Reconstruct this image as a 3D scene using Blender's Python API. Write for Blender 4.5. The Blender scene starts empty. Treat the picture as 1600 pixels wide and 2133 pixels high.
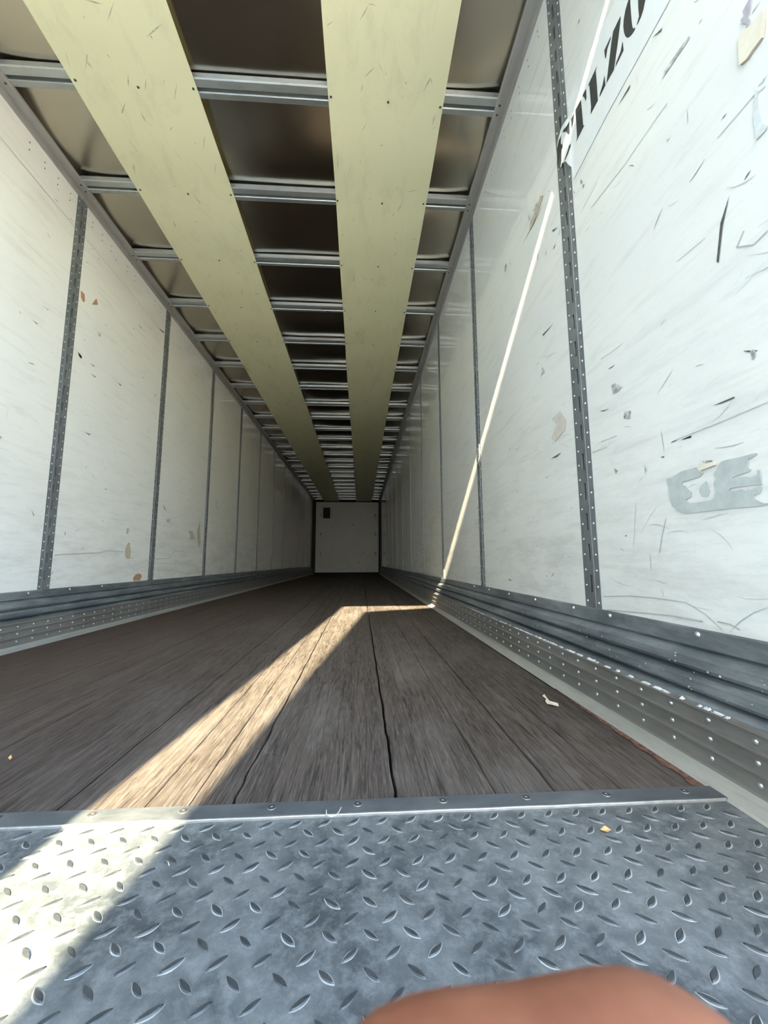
import bpy, bmesh, math, random
from mathutils import Vector, Matrix
random.seed(7)
S = bpy.context.scene
COL = S.collection
W = 2.57            # inner width, metres
DEEP = 15.5         # y of the far end wall
TOP = 2.784         # top of the wall liner
ROOF = 2.83         # underside of the roof bows
SCUFF = 0.297       # top of the metal scuff band
SILL = 0.25         # plane of the rear doors

# ------------------------------------------------------------------ camera
cam_d = bpy.data.cameras.new('camera'); cam = bpy.data.objects.new('camera', cam_d); COL.objects.link(cam)
cam_d.sensor_fit = 'HORIZONTAL'; cam_d.sensor_width = 36.0; cam_d.lens = 823.72 / 1600 * 36
cam_d.clip_start = 0.005; cam_d.clip_end = 200
_r = Vector((0.998254, -0.058981, -0.003362)); _u = Vector((-0.004029, -0.124754, 0.992180)); _f = Vector((0.058939, 0.990433, 0.124773))
cam.matrix_world = Matrix(((_r.x, _u.x, -_f.x, 1.8134), (_r.y, _u.y, -_f.y, 0.0), (_r.z, _u.z, -_f.z, 0.4471), (0, 0, 0, 1)))
cam_d.dof.use_dof = True; cam_d.dof.focus_distance = 2.2; cam_d.dof.aperture_fstop = 26
S.camera = cam

# ------------------------------------------------------------------ sky, sun, exposure
w = bpy.data.worlds.new('sky'); S.world = w; w.use_nodes = True
nt = w.node_tree; nt.nodes.clear()
out = nt.nodes.new('ShaderNodeOutputWorld'); bg = nt.nodes.new('ShaderNodeBackground')
sky = nt.nodes.new('ShaderNodeTexSky'); sky.sky_type = 'NISHITA'; sky.sun_disc = False
sky.sun_elevation = math.radians(34.9); sky.sun_rotation = math.radians(180 + 5.7); sky.air_density = 1.0; sky.dust_density = 1.0; sky.ozone_density = 1.0
nt.links.new(sky.outputs[0], bg.inputs[0]); nt.links.new(bg.outputs[0], out.inputs[0])
bg.inputs[1].default_value = 1.0
sun_d = bpy.data.lights.new('sun', 'SUN'); sun = bpy.data.objects.new('sun', sun_d); COL.objects.link(sun)
sun_d.energy = 30.0; sun_d.angle = math.radians(0.53); sun_d.color = (1.0, 0.87, 0.62)
sun.rotation_euler = Vector((0.10, 1.0, -0.70)).to_track_quat('-Z', 'Y').to_euler(); sun.location = (1.4, -6, 5)
S.view_settings.view_transform = 'Standard'; S.view_settings.look = 'None'
S.view_settings.gamma = 1.0; S.view_settings.use_curve_mapping = False
S.view_settings.exposure = 1.02
S.cycles.max_bounces = 14; S.cycles.diffuse_bounces = 10; S.cycles.glossy_bounces = 6
S.cycles.sample_clamp_indirect = 6.0
S.cycles.use_denoising = True

# ------------------------------------------------------------------ helpers
def tag(o, label=None, cat=None, group=None, kind=None):
    if label: o['label'] = label
    if cat: o['category'] = cat
    if group: o['group'] = group
    if kind: o['kind'] = kind
    return o

def empty(name, loc=(0, 0, 0)):
    o = bpy.data.objects.new(name, None); COL.objects.link(o); o.location = loc; o.empty_display_size = 0.05
    return o

def link(name, me, parent=None, loc=None):
    o = bpy.data.objects.new(name, me); COL.objects.link(o)
    if parent is not None: o.parent = parent
    if loc is not None: o.location = loc
    return o

class MB:
    """collects faces for ONE mesh"""
    def __init__(s): s.v = []; s.f = []; s.m = []; s.sm = []
    def face(s, pts, mi=0, smooth=False):
        i = len(s.v); s.v += [tuple(p) for p in pts]; s.f.append(tuple(range(i, i + len(pts)))); s.m.append(mi); s.sm.append(smooth)
    def add(s, vs, fs, mi=0, smooth=False):
        i = len(s.v); s.v += [tuple(p) for p in vs]
        for f in fs: s.f.append(tuple(i + k for k in f)); s.m.append(mi); s.sm.append(smooth)
    def box(s, a, b, mi=0):
        x0, y0, z0 = a; x1, y1, z1 = b
        vs = [(x0,y0,z0),(x1,y0,z0),(x1,y1,z0),(x0,y1,z0),(x0,y0,z1),(x1,y0,z1),(x1,y1,z1),(x0,y1,z1)]
        s.add(vs, [(0,3,2,1),(4,5,6,7),(0,1,5,4),(1,2,6,5),(2,3,7,6),(3,0,4,7)], mi)
    def extrude(s, prof, fa, fb, closed=True, mi=0, caps=True, steps=1, warp=None):
        """prof: list of 2d points; fa/fb map them to 3d at both ends"""
        n = len(prof); rings = []
        for k in range(steps + 1):
            t = k / steps; ring = []
            for i, p in enumerate(prof):
                A = Vector(fa(*p)); B = Vector(fb(*p)); q = A.lerp(B, t)
                if warp: q = Vector(warp(i, q))
                ring.append(q)
            rings.append(ring)
        vs = [q for r in rings for q in r]; fs = []
        for k in range(steps):
            for i in range(n if closed else n - 1):
                j = (i + 1) % n; fs.append((k*n+i, k*n+j, (k+1)*n+j, (k+1)*n+i))
        if closed and caps: fs += [tuple(range(n))[::-1], tuple(steps*n + i for i in range(n))]
        s.add(vs, fs, mi)
    def dome(s, c, n, r, h, seg=8, mi=0):
        n = Vector(n).normalized(); a = n.orthogonal().normalized(); b = n.cross(a); c = Vector(c)
        vs = []; 
        for rr, hh in ((1, 0), (0.92, 0.45), (0.55, 0.88)):
            for k in range(seg):
                t = 2*math.pi*k/seg; vs.append(c + (a*math.cos(t) + b*math.sin(t))*r*rr + n*h*hh)
        vs.append(c + n*h); fs = []
        for q in range(2):
            for k in range(seg): j = (k+1) % seg; fs.append((q*seg+k, q*seg+j, (q+1)*seg+j, (q+1)*seg+k))
        for k in range(seg): fs.append((2*seg+k, 2*seg+(k+1) % seg, 3*seg))
        s.add(vs, fs, mi, True)
    def mesh(s, name, mats):
        me = bpy.data.meshes.new(name); me.from_pydata(s.v, [], s.f)
        for m in (mats if isinstance(mats, (list, tuple)) else [mats]): me.materials.append(m)
        me.polygons.foreach_set('material_index', s.m); me.polygons.foreach_set('use_smooth', s.sm)
        me.update(); bm = bmesh.new(); bm.from_mesh(me); bmesh.ops.recalc_face_normals(bm, faces=bm.faces); bm.to_mesh(me); bm.free()
        return me
    def build(s, name, mats, parent=None, loc=None): return link(name, s.mesh(name, mats), parent, loc)

# ------------------------------------------------------------------ materials
class N:
    def __init__(s, name):
        s.m = bpy.data.materials.new(name); s.m.use_nodes = True; s.t = s.m.node_tree; s.t.nodes.clear()
        s.out = s.n('ShaderNodeOutputMaterial'); s.b = s.n('ShaderNodeBsdfPrincipled'); s.l(s.b.outputs[0], s.out.inputs[0])
        s.co = s.n('ShaderNodeNewGeometry').outputs['Position']
    def n(s, t, **k):
        q = s.t.nodes.new(t)
        for a, b in k.items(): setattr(q, a, b)
        return q
    def l(s, a, b): s.t.links.new(a, b)
    def set(s, **k):
        for a, v in k.items():
            i = s.b.inputs[a.replace('_', ' ')]
            if hasattr(v, 'links') or hasattr(v, 'is_linked'): s.l(v, i)
            else: i.default_value = v
    def noise(s, scale, sc=(1, 1, 1), detail=4, rough=0.55, dist=0.0, off=(0, 0, 0)):
        mp = s.n('ShaderNodeMapping'); s.l(s.co, mp.inputs[0]); mp.inputs['Scale'].default_value = sc; mp.inputs['Location'].default_value = off
        q = s.n('ShaderNodeTexNoise'); s.l(mp.outputs[0], q.inputs['Vector'])
        q.inputs['Scale'].default_value = scale; q.inputs['Detail'].default_value = detail; q.inputs['Roughness'].default_value = rough; q.inputs['Distortion'].default_value = dist
        return q.outputs['Fac']
    def ramp(s, x, stops):
        r = s.n('ShaderNodeValToRGB'); s.l(x, r.inputs[0]); e = r.color_ramp.elements
        while len(e) < len(stops): e.new(0.5)
        for q, (p, c) in zip(e, stops):
            q.position = p; q.color = (c, c, c, 1) if isinstance(c, (int, float)) else (*c, 1)
        return r.outputs[0]
    def mix(s, f, a, b, blend='MIX'):
        q = s.n('ShaderNodeMix', data_type='RGBA', blend_type=blend)
        for i, v in ((0, f), (6, a), (7, b)):
            if hasattr(v, 'is_linked'): s.l(v, q.inputs[i])
            else: q.inputs[i].default_value = v if i == 0 else (*v, 1)
        return q.outputs[2]
    def math(s, op, a, b=0.0):
        q = s.n('ShaderNodeMath', operation=op)
        for i, v in ((0, a), (1, b)):
            if hasattr(v, 'is_linked'): s.l(v, q.inputs[i])
            else: q.inputs[i].default_value = v
        return q.outputs[0]
    def xyz(s):
        q = s.n('ShaderNodeSeparateXYZ'); s.l(s.co, q.inputs[0]); return q.outputs
    def rng(s, x, a, b, c, d):
        q = s.n('ShaderNodeMapRange'); s.l(x, q.inputs[0])
        for i, v in enumerate((a, b, c, d)): q.inputs[1+i].default_value = v
        return q.outputs[0]
    def bump(s, h, strength=0.3, dist=0.01):
        q = s.n('ShaderNodeBump'); s.l(h, q.inputs['Height']); q.inputs['Strength'].default_value = strength; q.inputs['Distance'].default_value = dist
        s.l(q.outputs[0], s.b.inputs['Normal']); return q

def plain(name, c, rough=0.6, metal=0.0, var=0.12, scale=30):
    m = N(name); f = m.noise(scale); dk = tuple(x*(1-var) for x in c); lt = tuple(min(1, x*(1+var)) for x in c)
    m.set(Base_Color=m.ramp(f, [(0.3, dk), (0.7, lt)]), Roughness=rough, Metallic=metal); return m.m

def mat_liner(name, base, gloss=0.035):
    m = N(name)
    big = m.noise(1.6, detail=5)                       # hand-sized smudges
    streak = m.noise(9, sc=(1, 0.35, 3.0), detail=7, rough=0.7, dist=0.4)
    fine = m.noise(60, sc=(1, 0.5, 1.5), detail=5, rough=0.7)
    c = m.mix(m.ramp(streak, [(0.52, 0.0), (0.78, 0.45)]), base, tuple(x*0.62 for x in base))
    c = m.mix(m.ramp(big, [(0.4, 0.0), (0.75, 0.22)]), c, (base[0]*0.75, base[1]*0.75, base[2]*0.72))
    c = m.mix(m.ramp(fine, [(0.62, 0.0), (0.8, 0.25)]), c, (0.28, 0.28, 0.26))
    z = m.xyz()[2]                                     # more grime low down on the liner
    low = m.math('MULTIPLY', m.rng(z, 0.3, 1.3, 0.5, 0.0), m.ramp(m.noise(5, sc=(1, 0.5, 2.2), detail=8, rough=0.75, off=(3, 1, 7)), [(0.45, 0.0), (0.7, 1.0)]))
    c = m.mix(low, c, (0.40, 0.40, 0.37))
    m.set(Base_Color=c, Roughness=m.rng(big, 0.3, 0.7, gloss, gloss + 0.045), IOR=1.5)
    wav = m.noise(2.2, sc=(1, 1, 0.6), detail=2)
    m.bump(m.math('ADD', m.math('MULTIPLY', wav, 1.0), m.math('MULTIPLY', fine, 0.0015)), 0.05, 0.02)
    return m.m

def mat_wood():
    m = N('weathered_laminated_oak'); x, y, z = m.xyz()
    lam = m.math('FLOOR', m.math('DIVIDE', m.math('ADD', x, 0.012), 0.0384))
    wn = m.n('ShaderNodeTexWhiteNoise', noise_dimensions='2D'); cb = m.n('ShaderNodeCombineXYZ')
    m.l(lam, cb.inputs[0])
    seg = m.math('FLOOR', m.math('ADD', m.math('DIVIDE', y, 1.3), m.math('MULTIPLY', lam, 0.37))); m.l(seg, cb.inputs[1]); m.l(cb.outputs[0], wn.inputs['Vector'])
    tone = wn.outputs['Value']
    grain = m.noise(70, sc=(1.0, 0.06, 1), detail=8, rough=0.72, dist=1.2)
    grain2 = m.noise(260, sc=(1.0, 0.05, 1), detail=4, rough=0.7, dist=0.5)
    wear = m.noise(3.2, sc=(1.3, 0.6, 1), detail=6, rough=0.65)
    c = m.mix(tone, (0.055, 0.044, 0.035), (0.090, 0.074, 0.060))
    c = m.mix(m.ramp(grain, [(0.38, 1.0), (0.54, 0.0)]), c, (0.022, 0.017, 0.013))
    c = m.mix(m.ramp(grain2, [(0.5, 0.0), (0.68, 0.8)]), c, (0.15, 0.13, 0.108))
    c = m.mix(m.ramp(wear, [(0.48, 0.0), (0.72, 0.42)]), c, (0.155, 0.14, 0.122))
    chalk = m.noise(11, sc=(1, 0.7, 1), detail=9, rough=0.8, dist=0.8, off=(5, 2, 0))
    c = m.mix(m.ramp(chalk, [(0.6, 0.0), (0.72, 0.30)]), c, (0.26, 0.245, 0.22))
    red = m.math('MULTIPLY', m.rng(x, 0.25, 1.5, 0.75, 0.0), 1.0)
    c = m.mix(red, c, (0.085, 0.052, 0.034))
    fr = m.math('FRACT', m.math('DIVIDE', m.math('ADD', x, 0.012), 0.0384))
    seam = m.math('LESS_THAN', m.math('ABSOLUTE', m.math('SUBTRACT', fr, 0.5)), 0.48)
    c = m.mix(m.math('MULTIPLY', m.math('SUBTRACT', 1.0, seam), 0.55), c, (0.02, 0.015, 0.012))
    m.set(Base_Color=c, Roughness=m.rng(wear, 0.3, 0.7, 0.68, 0.85), IOR=1.35)
    h = m.math('ADD', m.math('ADD', m.math('MULTIPLY', grain, 0.8), m.math('MULTIPLY', grain2, 0.45)), m.math('MULTIPLY', seam, 0.25))
    m.bump(h, 0.75, 0.006)
    return m.m

def mat_steel(name, base, smear, metal=0.55, rough=0.42, scale=6, bumpd=0.0012, sc=(1, 1, 1), amount=0.55):
    m = N(name)
    a = m.noise(scale, sc=sc, detail=8, rough=0.68, dist=0.3); b = m.noise(scale*9, sc=sc, detail=6, rough=0.75)
    c = m.mix(m.ramp(a, [(0.42, 0.0), (0.68, amount)]), base, smear)
    c = m.mix(m.ramp(b, [(0.5, 0.0), (0.75, 0.35)]), c, tuple(x*0.45 for x in base))
    m.set(Base_Color=c, Metallic=metal, Roughness=m.rng(a, 0.3, 0.7, rough - 0.06, rough + 0.16))
    m.bump(b, 0.35, bumpd); return m.m

def mat_plate():
    m = N('worn_tread_plate'); x, y, z = m.xyz()
    a = m.noise(7, detail=9, rough=0.7, dist=0.6); b = m.noise(38, detail=7, rough=0.75); d = m.noise(150, detail=4, rough=0.8)
    c = m.mix(m.ramp(a, [(0.38, 0.0), (0.66, 0.8)]), (0.068, 0.080, 0.084), (0.205, 0.222, 0.215))
    c = m.mix(m.ramp(b, [(0.46, 0.0), (0.68, 0.62)]), c, (0.29, 0.31, 0.30))
    c = m.mix(m.ramp(d, [(0.55, 0.0), (0.8, 0.5)]), c, (0.05, 0.056, 0.06))
    m.set(Base_Color=c, Metallic=0.35, Roughness=m.rng(a, 0.3, 0.7, 0.42, 0.60))
    m.bump(m.math('ADD', m.math('MULTIPLY', d, 0.5), b), 0.30, 0.0015); return m.m

def mat_roof():
    m = N('thin_roof_sheet'); a = m.noise(1.3, detail=1); b = m.noise(1.1, detail=1, off=(4, 2, 0))
    m.set(Base_Color=m.mix(b, (0.46, 0.42, 0.355), (0.54, 0.495, 0.42)), Metallic=1.0, Roughness=0.225)
    m.bump(a, 0.5, 0.10); return m.m

def smudge():
    m = N('rubbed_grey_smudge'); a = m.noise(260, detail=5, rough=0.8); b = m.noise(60, detail=3)
    c = m.mix(m.ramp(m.math('ADD', m.math('MULTIPLY', a, 0.6), m.math('MULTIPLY', b, 0.5)), [(0.47, 0.0), (0.62, 1.0)]), (0.70, 0.71, 0.67), (0.22, 0.22, 0.21))
    m.set(Base_Color=c, Roughness=0.35); return m.m

M = {}
M['liner'] = mat_liner('white_wall_liner', (0.785, 0.79, 0.73))
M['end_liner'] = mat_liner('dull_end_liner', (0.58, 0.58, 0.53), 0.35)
M['strip'] = mat_liner('cream_ceiling_liner', (0.74, 0.72, 0.47), 0.40)
M['wood'] = mat_wood()
M['galv'] = mat_steel('galvanised_steel', (0.17, 0.196, 0.206), (0.44, 0.47, 0.47), 0.45, 0.36, 6, 0.001, (1, 0.5, 2.2), 0.75)
M['post'] = mat_steel('grey_post_steel', (0.225, 0.245, 0.25), (0.36, 0.38, 0.375), 0.55, 0.42, 9, 0.0008, (1, 1, 0.4))
M['bow'] = mat_steel('roof_bow_steel', (0.42, 0.445, 0.435), (0.58, 0.60, 0.58), 0.75, 0.30, 6, 0.0008, (0.3, 1, 1))
M['endmark'] = plain('dim_brown_dent', (0.26, 0.25, 0.21), 0.7, 0.0, 0.3, 30)
M['rail'] = mat_steel('top_rail_aluminium', (0.42, 0.41, 0.385), (0.55, 0.54, 0.50), 0.5, 0.42, 5, 0.0006, (1, 0.2, 1))
M['band'] = mat_steel('dull_scuff_aluminium', (0.235, 0.225, 0.205), (0.36, 0.345, 0.31), 0.45, 0.45, 8, 0.0008, (1, 0.25, 1))
M['angle'] = mat_steel('pale_floor_angle', (0.40, 0.40, 0.355), (0.56, 0.55, 0.48), 0.4, 0.46, 6, 0.0008, (1, 0.2, 1))
M['plate'] = mat_plate()
M['lug'] = mat_steel('dark_lug_top', (0.055, 0.062, 0.064), (0.10, 0.11, 0.11), 0.45, 0.42, 40, 0.0006)
M['rim'] = plain('pale_scraped_lug_rim', (0.33, 0.355, 0.34), 0.5, 0.3, 0.4, 50)
M['hold'] = mat_steel('hold_down_strip_steel', (0.10, 0.112, 0.118), (0.20, 0.215, 0.212), 0.5, 0.44, 14, 0.0008, (0.5, 1, 1))
M['edge'] = plain('scraped_and_lit_edge', (0.31, 0.315, 0.29), 0.42, 0.5, 0.15, 60)
M['bolt'] = plain('dark_bolt_head', (0.05, 0.048, 0.045), 0.5, 0.2, 0.25, 200)
M['rivet'] = plain('aluminium_rivet', (0.62, 0.64, 0.64), 0.28, 0.8, 0.05, 100)
M['roof'] = mat_roof()
M['dark'] = plain('dark_corner_steel', (0.018, 0.018, 0.017), 0.7, 0.2)
M['black'] = plain('black_print', (0.030, 0.034, 0.036), 0.45, 0.0, 0.35, 60)
M['film'] = plain('grey_white_label_film', (0.76, 0.785, 0.76), 0.25, 0.0, 0.03, 12)
M['scuffmark'] = plain('dark_rubber_scuff', (0.085, 0.085, 0.08), 0.6, 0.0, 0.3, 90)
M['smudge'] = smudge()
M['faintmark'] = plain('faint_grey_scratch', (0.42, 0.43, 0.41), 0.5, 0.0, 0.15, 60)
M['grey'] = plain('grey_paper_residue', (0.47, 0.505, 0.475), 0.6, 0.0, 0.10, 45)
M['pale'] = plain('pale_paper_residue', (0.62, 0.66, 0.64), 0.6, 0.0, 0.14, 70)
M['cream'] = plain('cream_tape', (0.74, 0.68, 0.54), 0.55, 0.0, 0.08, 30)
M['beige'] = plain('beige_paper_residue', (0.58, 0.54, 0.47), 0.6, 0.0, 0.08, 50)
M['brown'] = plain('bare_brown_fibre', (0.42, 0.25, 0.13), 0.75, 0.0, 0.2, 80)
M['brown2'] = plain('pale_brown_fibre', (0.50, 0.42, 0.32), 0.7, 0.0, 0.18, 80)
M['olive'] = plain('olive_old_glue', (0.44, 0.43, 0.32), 0.65, 0.0, 0.18, 80)
M['purple'] = plain('purple_grey_scrap', (0.40, 0.38, 0.41), 0.6, 0.0, 0.1, 60)
M['crust'] = plain('whitish_crust', (0.66, 0.68, 0.66), 0.7, 0.0, 0.2, 70)
M['rust'] = plain('rusty_edge', (0.125, 0.062, 0.040), 0.9, 0.0, 0.6, 90)
M['leaf'] = plain('dry_leaf', (0.62, 0.56, 0.44), 0.7, 0.0, 0.15, 90)
M['leaf2'] = plain('orange_dry_leaf', (0.62, 0.36, 0.14), 0.7, 0.0, 0.2, 150)
M['wire'] = plain('bent_bright_wire', (0.75, 0.74, 0.70), 0.3, 0.5, 0.05, 90)
M['backing'] = plain('pale_slot_backing', (0.80, 0.80, 0.76), 0.6, 0.0, 0.05, 20)
M['shell'] = plain('white_outer_skin', (0.75, 0.75, 0.74), 0.5, 0.0, 0.05, 5)
M['asphalt'] = plain('sunlit_yard_concrete', (0.42, 0.40, 0.36), 0.9, 0.0, 0.12, 8)

def mat_skin():
    m = N('tanned_skin'); a = m.noise(90, detail=4); b = m.noise(700, detail=3)
    m.set(Base_Color=m.ramp(a, [(0.3, (0.190, 0.062, 0.027)), (0.7, (0.265, 0.098, 0.045))]), Roughness=0.55, Subsurface_Weight=0.15, Subsurface_Scale=0.004)
    m.b.inputs['Subsurface Radius'].default_value = (1.0, 0.35, 0.2); m.bump(b, 0.2, 0.0004); return m.m
M['skin'] = mat_skin()

# ------------------------------------------------------------------ ground outside and trailer shell
b = MB(); b.box((-30, -40, -1.40), (30, 30, -1.25)); yard = b.build('ground', M['asphalt']); tag(yard, kind='structure')

def arange(a, b_, s):
    r = []
    while a < b_ - 1e-6: r.append(a); a += s
    return r

SP = 1.1637
RIBS = [1.776 + k*0.5819 for k in range(-2, 24) if 1.776 + k*0.5819 < DEEP - 0.05]

def side_wall(side):
    """side -1 = left wall (x=0), +1 = right wall (x=W)"""
    X = 0.0 if side < 0 else W
    def P(d, y, z): return (X - side*d, y, z)        # d = distance out from the liner into the room
    def bx(m, d0, d1, y0, y1, z0, z1, mi=0):
        a = P(d0, y0, z0); c = P(d1, y1, z1)
        m.box((min(a[0], c[0]), y0, z0), (max(a[0], c[0]), y1, z1), mi)
    b = MB(); bx(b, -0.06, -0.022, SILL, DEEP + 0.1, -0.1, ROOF + 0.12)
    wall = b.build('wall_left' if side < 0 else 'wall_right', M['shell']); tag(wall, kind='structure')
    first = 2.413 if side < 0 else 1.268
    posts = [first + k*SP for k in range(-2, 14)]; posts = [p for p in posts if SILL + 0.1 < p < 14.95]
    # liner panels between the posts
    edges = [SILL] + posts + [15.0]
    for i in range(len(edges) - 1):
        y0 = edges[i] + (0.043 if i else 0); y1 = edges[i+1] - (0.043 if i < len(edges) - 2 else 0)
        m = MB(); bx(m, -0.018, random.uniform(-0.0006, 0.0006), y0, y1, SCUFF - 0.02, TOP + 0.02)
        m.build('panel', M['liner'], wall)
    # posts: rivet flanges, raised slotted channel
    me_cache = {}
    def post_mesh(near):
        m = MB(); z0, z1 = SCUFF, TOP
        bx(m, -0.016, 0.0012, -0.044, -0.019, z0, z1)          # near flange
        bx(m, -0.016, 0.0012, 0.019, 0.044, z0, z1)            # far flange
        s_z0 = 0.346                                            # slots every four inches
        cuts = []; z = s_z0
        while z < z1 - 0.07: cuts.append((z, z + 0.056)); z += 0.1017
        cur = z0
        for a, c in cuts:
            bx(m, -0.001, 0.0040, -0.019, 0.019, cur, a); cur = c
            bx(m, -0.001, 0.0040, -0.019, -0.0065, a, c); bx(m, -0.001, 0.0040, 0.0065, 0.019, a, c)
            bx(m, -0.016, -0.014, -0.012, 0.012, a - 0.01, c + 0.01, 1)
        bx(m, -0.001, 0.0040, -0.019, 0.019, cur, z1)
        bx(m, 0.0038, 0.0050, -0.0205, -0.0180, z0, z1, 2 if near else 0)      # folded edge, catching light painted in as a paler material on near posts
        return m.mesh('post', [M['post'], M['backing'], M['edge']])
    def rivet_mesh():
        m = MB()
        for yy, ph in ((0.031, 0.0), (-0.031, -0.003)):
            z = SCUFF + 0.02 + ph
            while z < TOP - 0.01:
                c = P(0.001, yy, z); m.dome(c, (-side, 0, 0), 0.0048, 0.003, 6); z += 0.0508
        return m.mesh('rivet_row', M['rivet'])
    pm = post_mesh(True); pf = post_mesh(False); rm = rivet_mesh()
    for k, py in enumerate(posts):
        p = link('post', pm if py < 3 and side > 0 else pf, wall, (0, py, 0))
        if py < 6: r = link('rivet_row', rm, p); tag(r, kind='stuff')
    # little screw holes in pairs below the top rail
    m = MB()
    y = 0.48
    while y < 8:
        for z in (2.725, 2.686):
            zz = z + random.uniform(-0.004, 0.004); q = P(0.0009, y + random.uniform(-0.004, 0.004), zz)
            m.face([(q[0], q[1] + 0.0045*math.cos(t*math.pi/3), q[2] + 0.0045*math.sin(t*math.pi/3)) for t in range(6)])
        y += 0.1017 if random.random() > 0.12 else 0.2034
    h = m.build('screw_holes', M['dark'], wall); tag(h, kind='stuff')
    # random scuffs: short, thin, mostly running along the trailer
    for mat, cnt, sz, name in ((M['scuffmark'], 210, 1.0, 'scuff_marks'), (M['faintmark'], 420, 2.2, 'faint_scratches')):
        m = MB()
        for _ in range(cnt):
            y = SILL + 0.2 + 11*random.random()**1.5; z = random.uniform(0.32, 2.7)
            if name == 'faint_scratches' and random.random() < .5: z = random.uniform(0.32, 1.1)
            ang = random.gauss(0.12, 0.35) if random.random() < 0.72 else random.uniform(-1.5, 1.5)
            L = sz*random.choice((0.006, 0.01, 0.016, 0.03, 0.045)); wd = (random.uniform(0.0006, 0.0022) if sz > 1 else random.uniform(0.001, 0.0035))
            if any(abs(y - p) < 0.06 + L/2 for p in posts): continue
            a = Vector((math.cos(ang), math.sin(ang))); n = Vector((-a.y, a.x)); bend = random.uniform(-0.1, 0.1)*L
            top = []; bot = []
            for t in (-0.5, -0.2, 0.15, 0.5):
                c = Vector((y, z)) + a*L*t + n*bend*(1 - 4*t*t); ww = wd*(1 - 3.2*t*t)*random.uniform(0.7, 1.2)/2 + 0.0001
                top.append(c + n*ww); bot.append(c - n*ww)
            m.face([P(0.0012, q.x, q.y) for q in top + bot[::-1]])
        o = m.build(name, mat, wall); tag(o, kind='stuff')
    # traced marks and long scratches
    m = MB(); w_ = 'L' if side < 0 else 'R'
    for ww, pts in MARKS:
        if ww != w_: continue
        ctr = sum((Vector(p) for p in pts), Vector((0, 0)))/len(pts); rad = sorted((Vector(p) - ctr).length for p in pts); ar = abs(sum(pts[i-1][0]*pts[i][1] - pts[i][0]*pts[i-1][1] for i in range(len(pts))))/2
        m.face([P(0.0014, y, z) for y, z in pts], 1 if ar > 0.30*rad[-1]**2 and rad[-1] > 0.009 else 0)
    if m.f: tag(m.build('dark_scuffs', [M['scuffmark'], M['smudge']], wall), kind='stuff')
    m = MB()
    for ww, pts, t in LINES:
        if ww != w_: continue
        for i in range(len(pts) - 1):
            a = Vector(pts[i]); c = Vector(pts[i+1]); d = (c - a).normalized(); n = Vector((-d.y, d.x))*t/2
            m.face([P(0.0015, *(a + n)), P(0.0015, *(c + n)), P(0.0015, *(c - n)), P(0.0015, *(a - n))])
    if m.f: tag(m.build('long_scratches', M['faintmark'], wall), kind='stuff')
    return wall, P, posts

# (data tables)
LETTERS={
'letter_o':[[(0.8877,2.0343),(0.883,2.0262),(0.8861,2.0095),(0.8868,1.985),(0.8874,1.9424),(0.8858,1.9273),(0.8833,1.9205),(0.8773,1.9154),(0.878,1.9094),(0.8867,1.9107),(0.8973,1.9164),(0.9075,1.927),(0.9148,1.9439),(0.9185,1.9626),(0.9189,1.9856),(0.9149,2.0033),(0.9057,2.02)],[(0.8582,1.9839),(0.8313,1.9381),(0.8357,1.9352),(0.8449,1.9191),(0.8562,1.9115),(0.8703,1.9104),(0.8696,1.9156),(0.861,1.9247),(0.861,1.9513)]],
'letter_z':[[(0.9259,2.0326),(0.9258,2.023),(0.946,1.9679),(0.9705,1.9115),(1.0068,1.9149),(0.9955,1.9456),(0.972,2.008),(0.9599,2.0328)],[(0.9704,2.0327),(0.9727,2.0246),(0.9898,2.0157),(0.9988,1.9976),(1.0033,1.9993),(1.004,2.0311)],[(0.9265,1.9463),(0.9261,1.9133),(0.9629,1.9109),(0.9593,1.9198),(0.9384,1.9281)]],
'letter_l':[[(1.0425,2.0309),(1.0503,2.0228),(1.05,1.9632),(1.0516,1.9128),(1.0924,1.9137),(1.0867,1.9351),(1.0868,2.0142),(1.0875,2.0215),(1.0953,2.0281)],[(1.0124,1.9533),(1.0115,1.9146),(1.0428,1.913),(1.0403,1.9217),(1.0246,1.9338)]],
'letter_t':[[(1.1044,2.031),(1.1063,1.9965),(1.1119,1.9908),(1.1174,2.0133),(1.1264,2.0309),(1.1205,2.0336)],[(1.1364,2.0299),(1.1349,1.983),(1.1347,1.9258),(1.1274,1.9175),(1.1805,1.9157),(1.1734,1.9254),(1.1712,1.9937),(1.1708,2.0353)],[(1.1786,2.0326),(1.1911,2.0041),(1.1999,1.9947),(1.1994,2.0333)]],
'letter_c':[[(1.2104,2.0379),(1.2117,1.9925),(1.2176,1.9904),(1.2302,2.0192),(1.2507,2.0406),(1.2452,2.0453),(1.2251,2.0356)],[(1.2591,2.0411),(1.2651,2.033),(1.2679,2.0091),(1.257,2.0019),(1.2591,1.9833),(1.2654,1.9869),(1.2721,1.9445),(1.285,1.9223),(1.2951,1.9393),(1.3025,1.9653),(1.2973,2.0244),(1.2794,2.0425)],[(1.2103,1.946),(1.2132,1.9346),(1.2289,1.9214),(1.2518,1.9194),(1.2494,1.9261),(1.2306,1.9345),(1.2195,1.9477)],[(1.258,1.9226),(1.265,1.9192),(1.2766,1.9207),(1.2702,1.9326)]],
}
BAND=[(0.9088,2.1129),(0.9485,2.1158),(1.1761,2.1382),(1.215,2.1202),(1.2055,2.0569),(1.2595,2.0721),(1.2922,2.045),(1.3058,1.9934),(1.2945,1.9304),(1.2492,1.9184),(1.2161,1.8552),(1.2094,1.8012),(1.0174,1.8159),(0.7661,1.8173),(0.7393,1.8162)]
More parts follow.
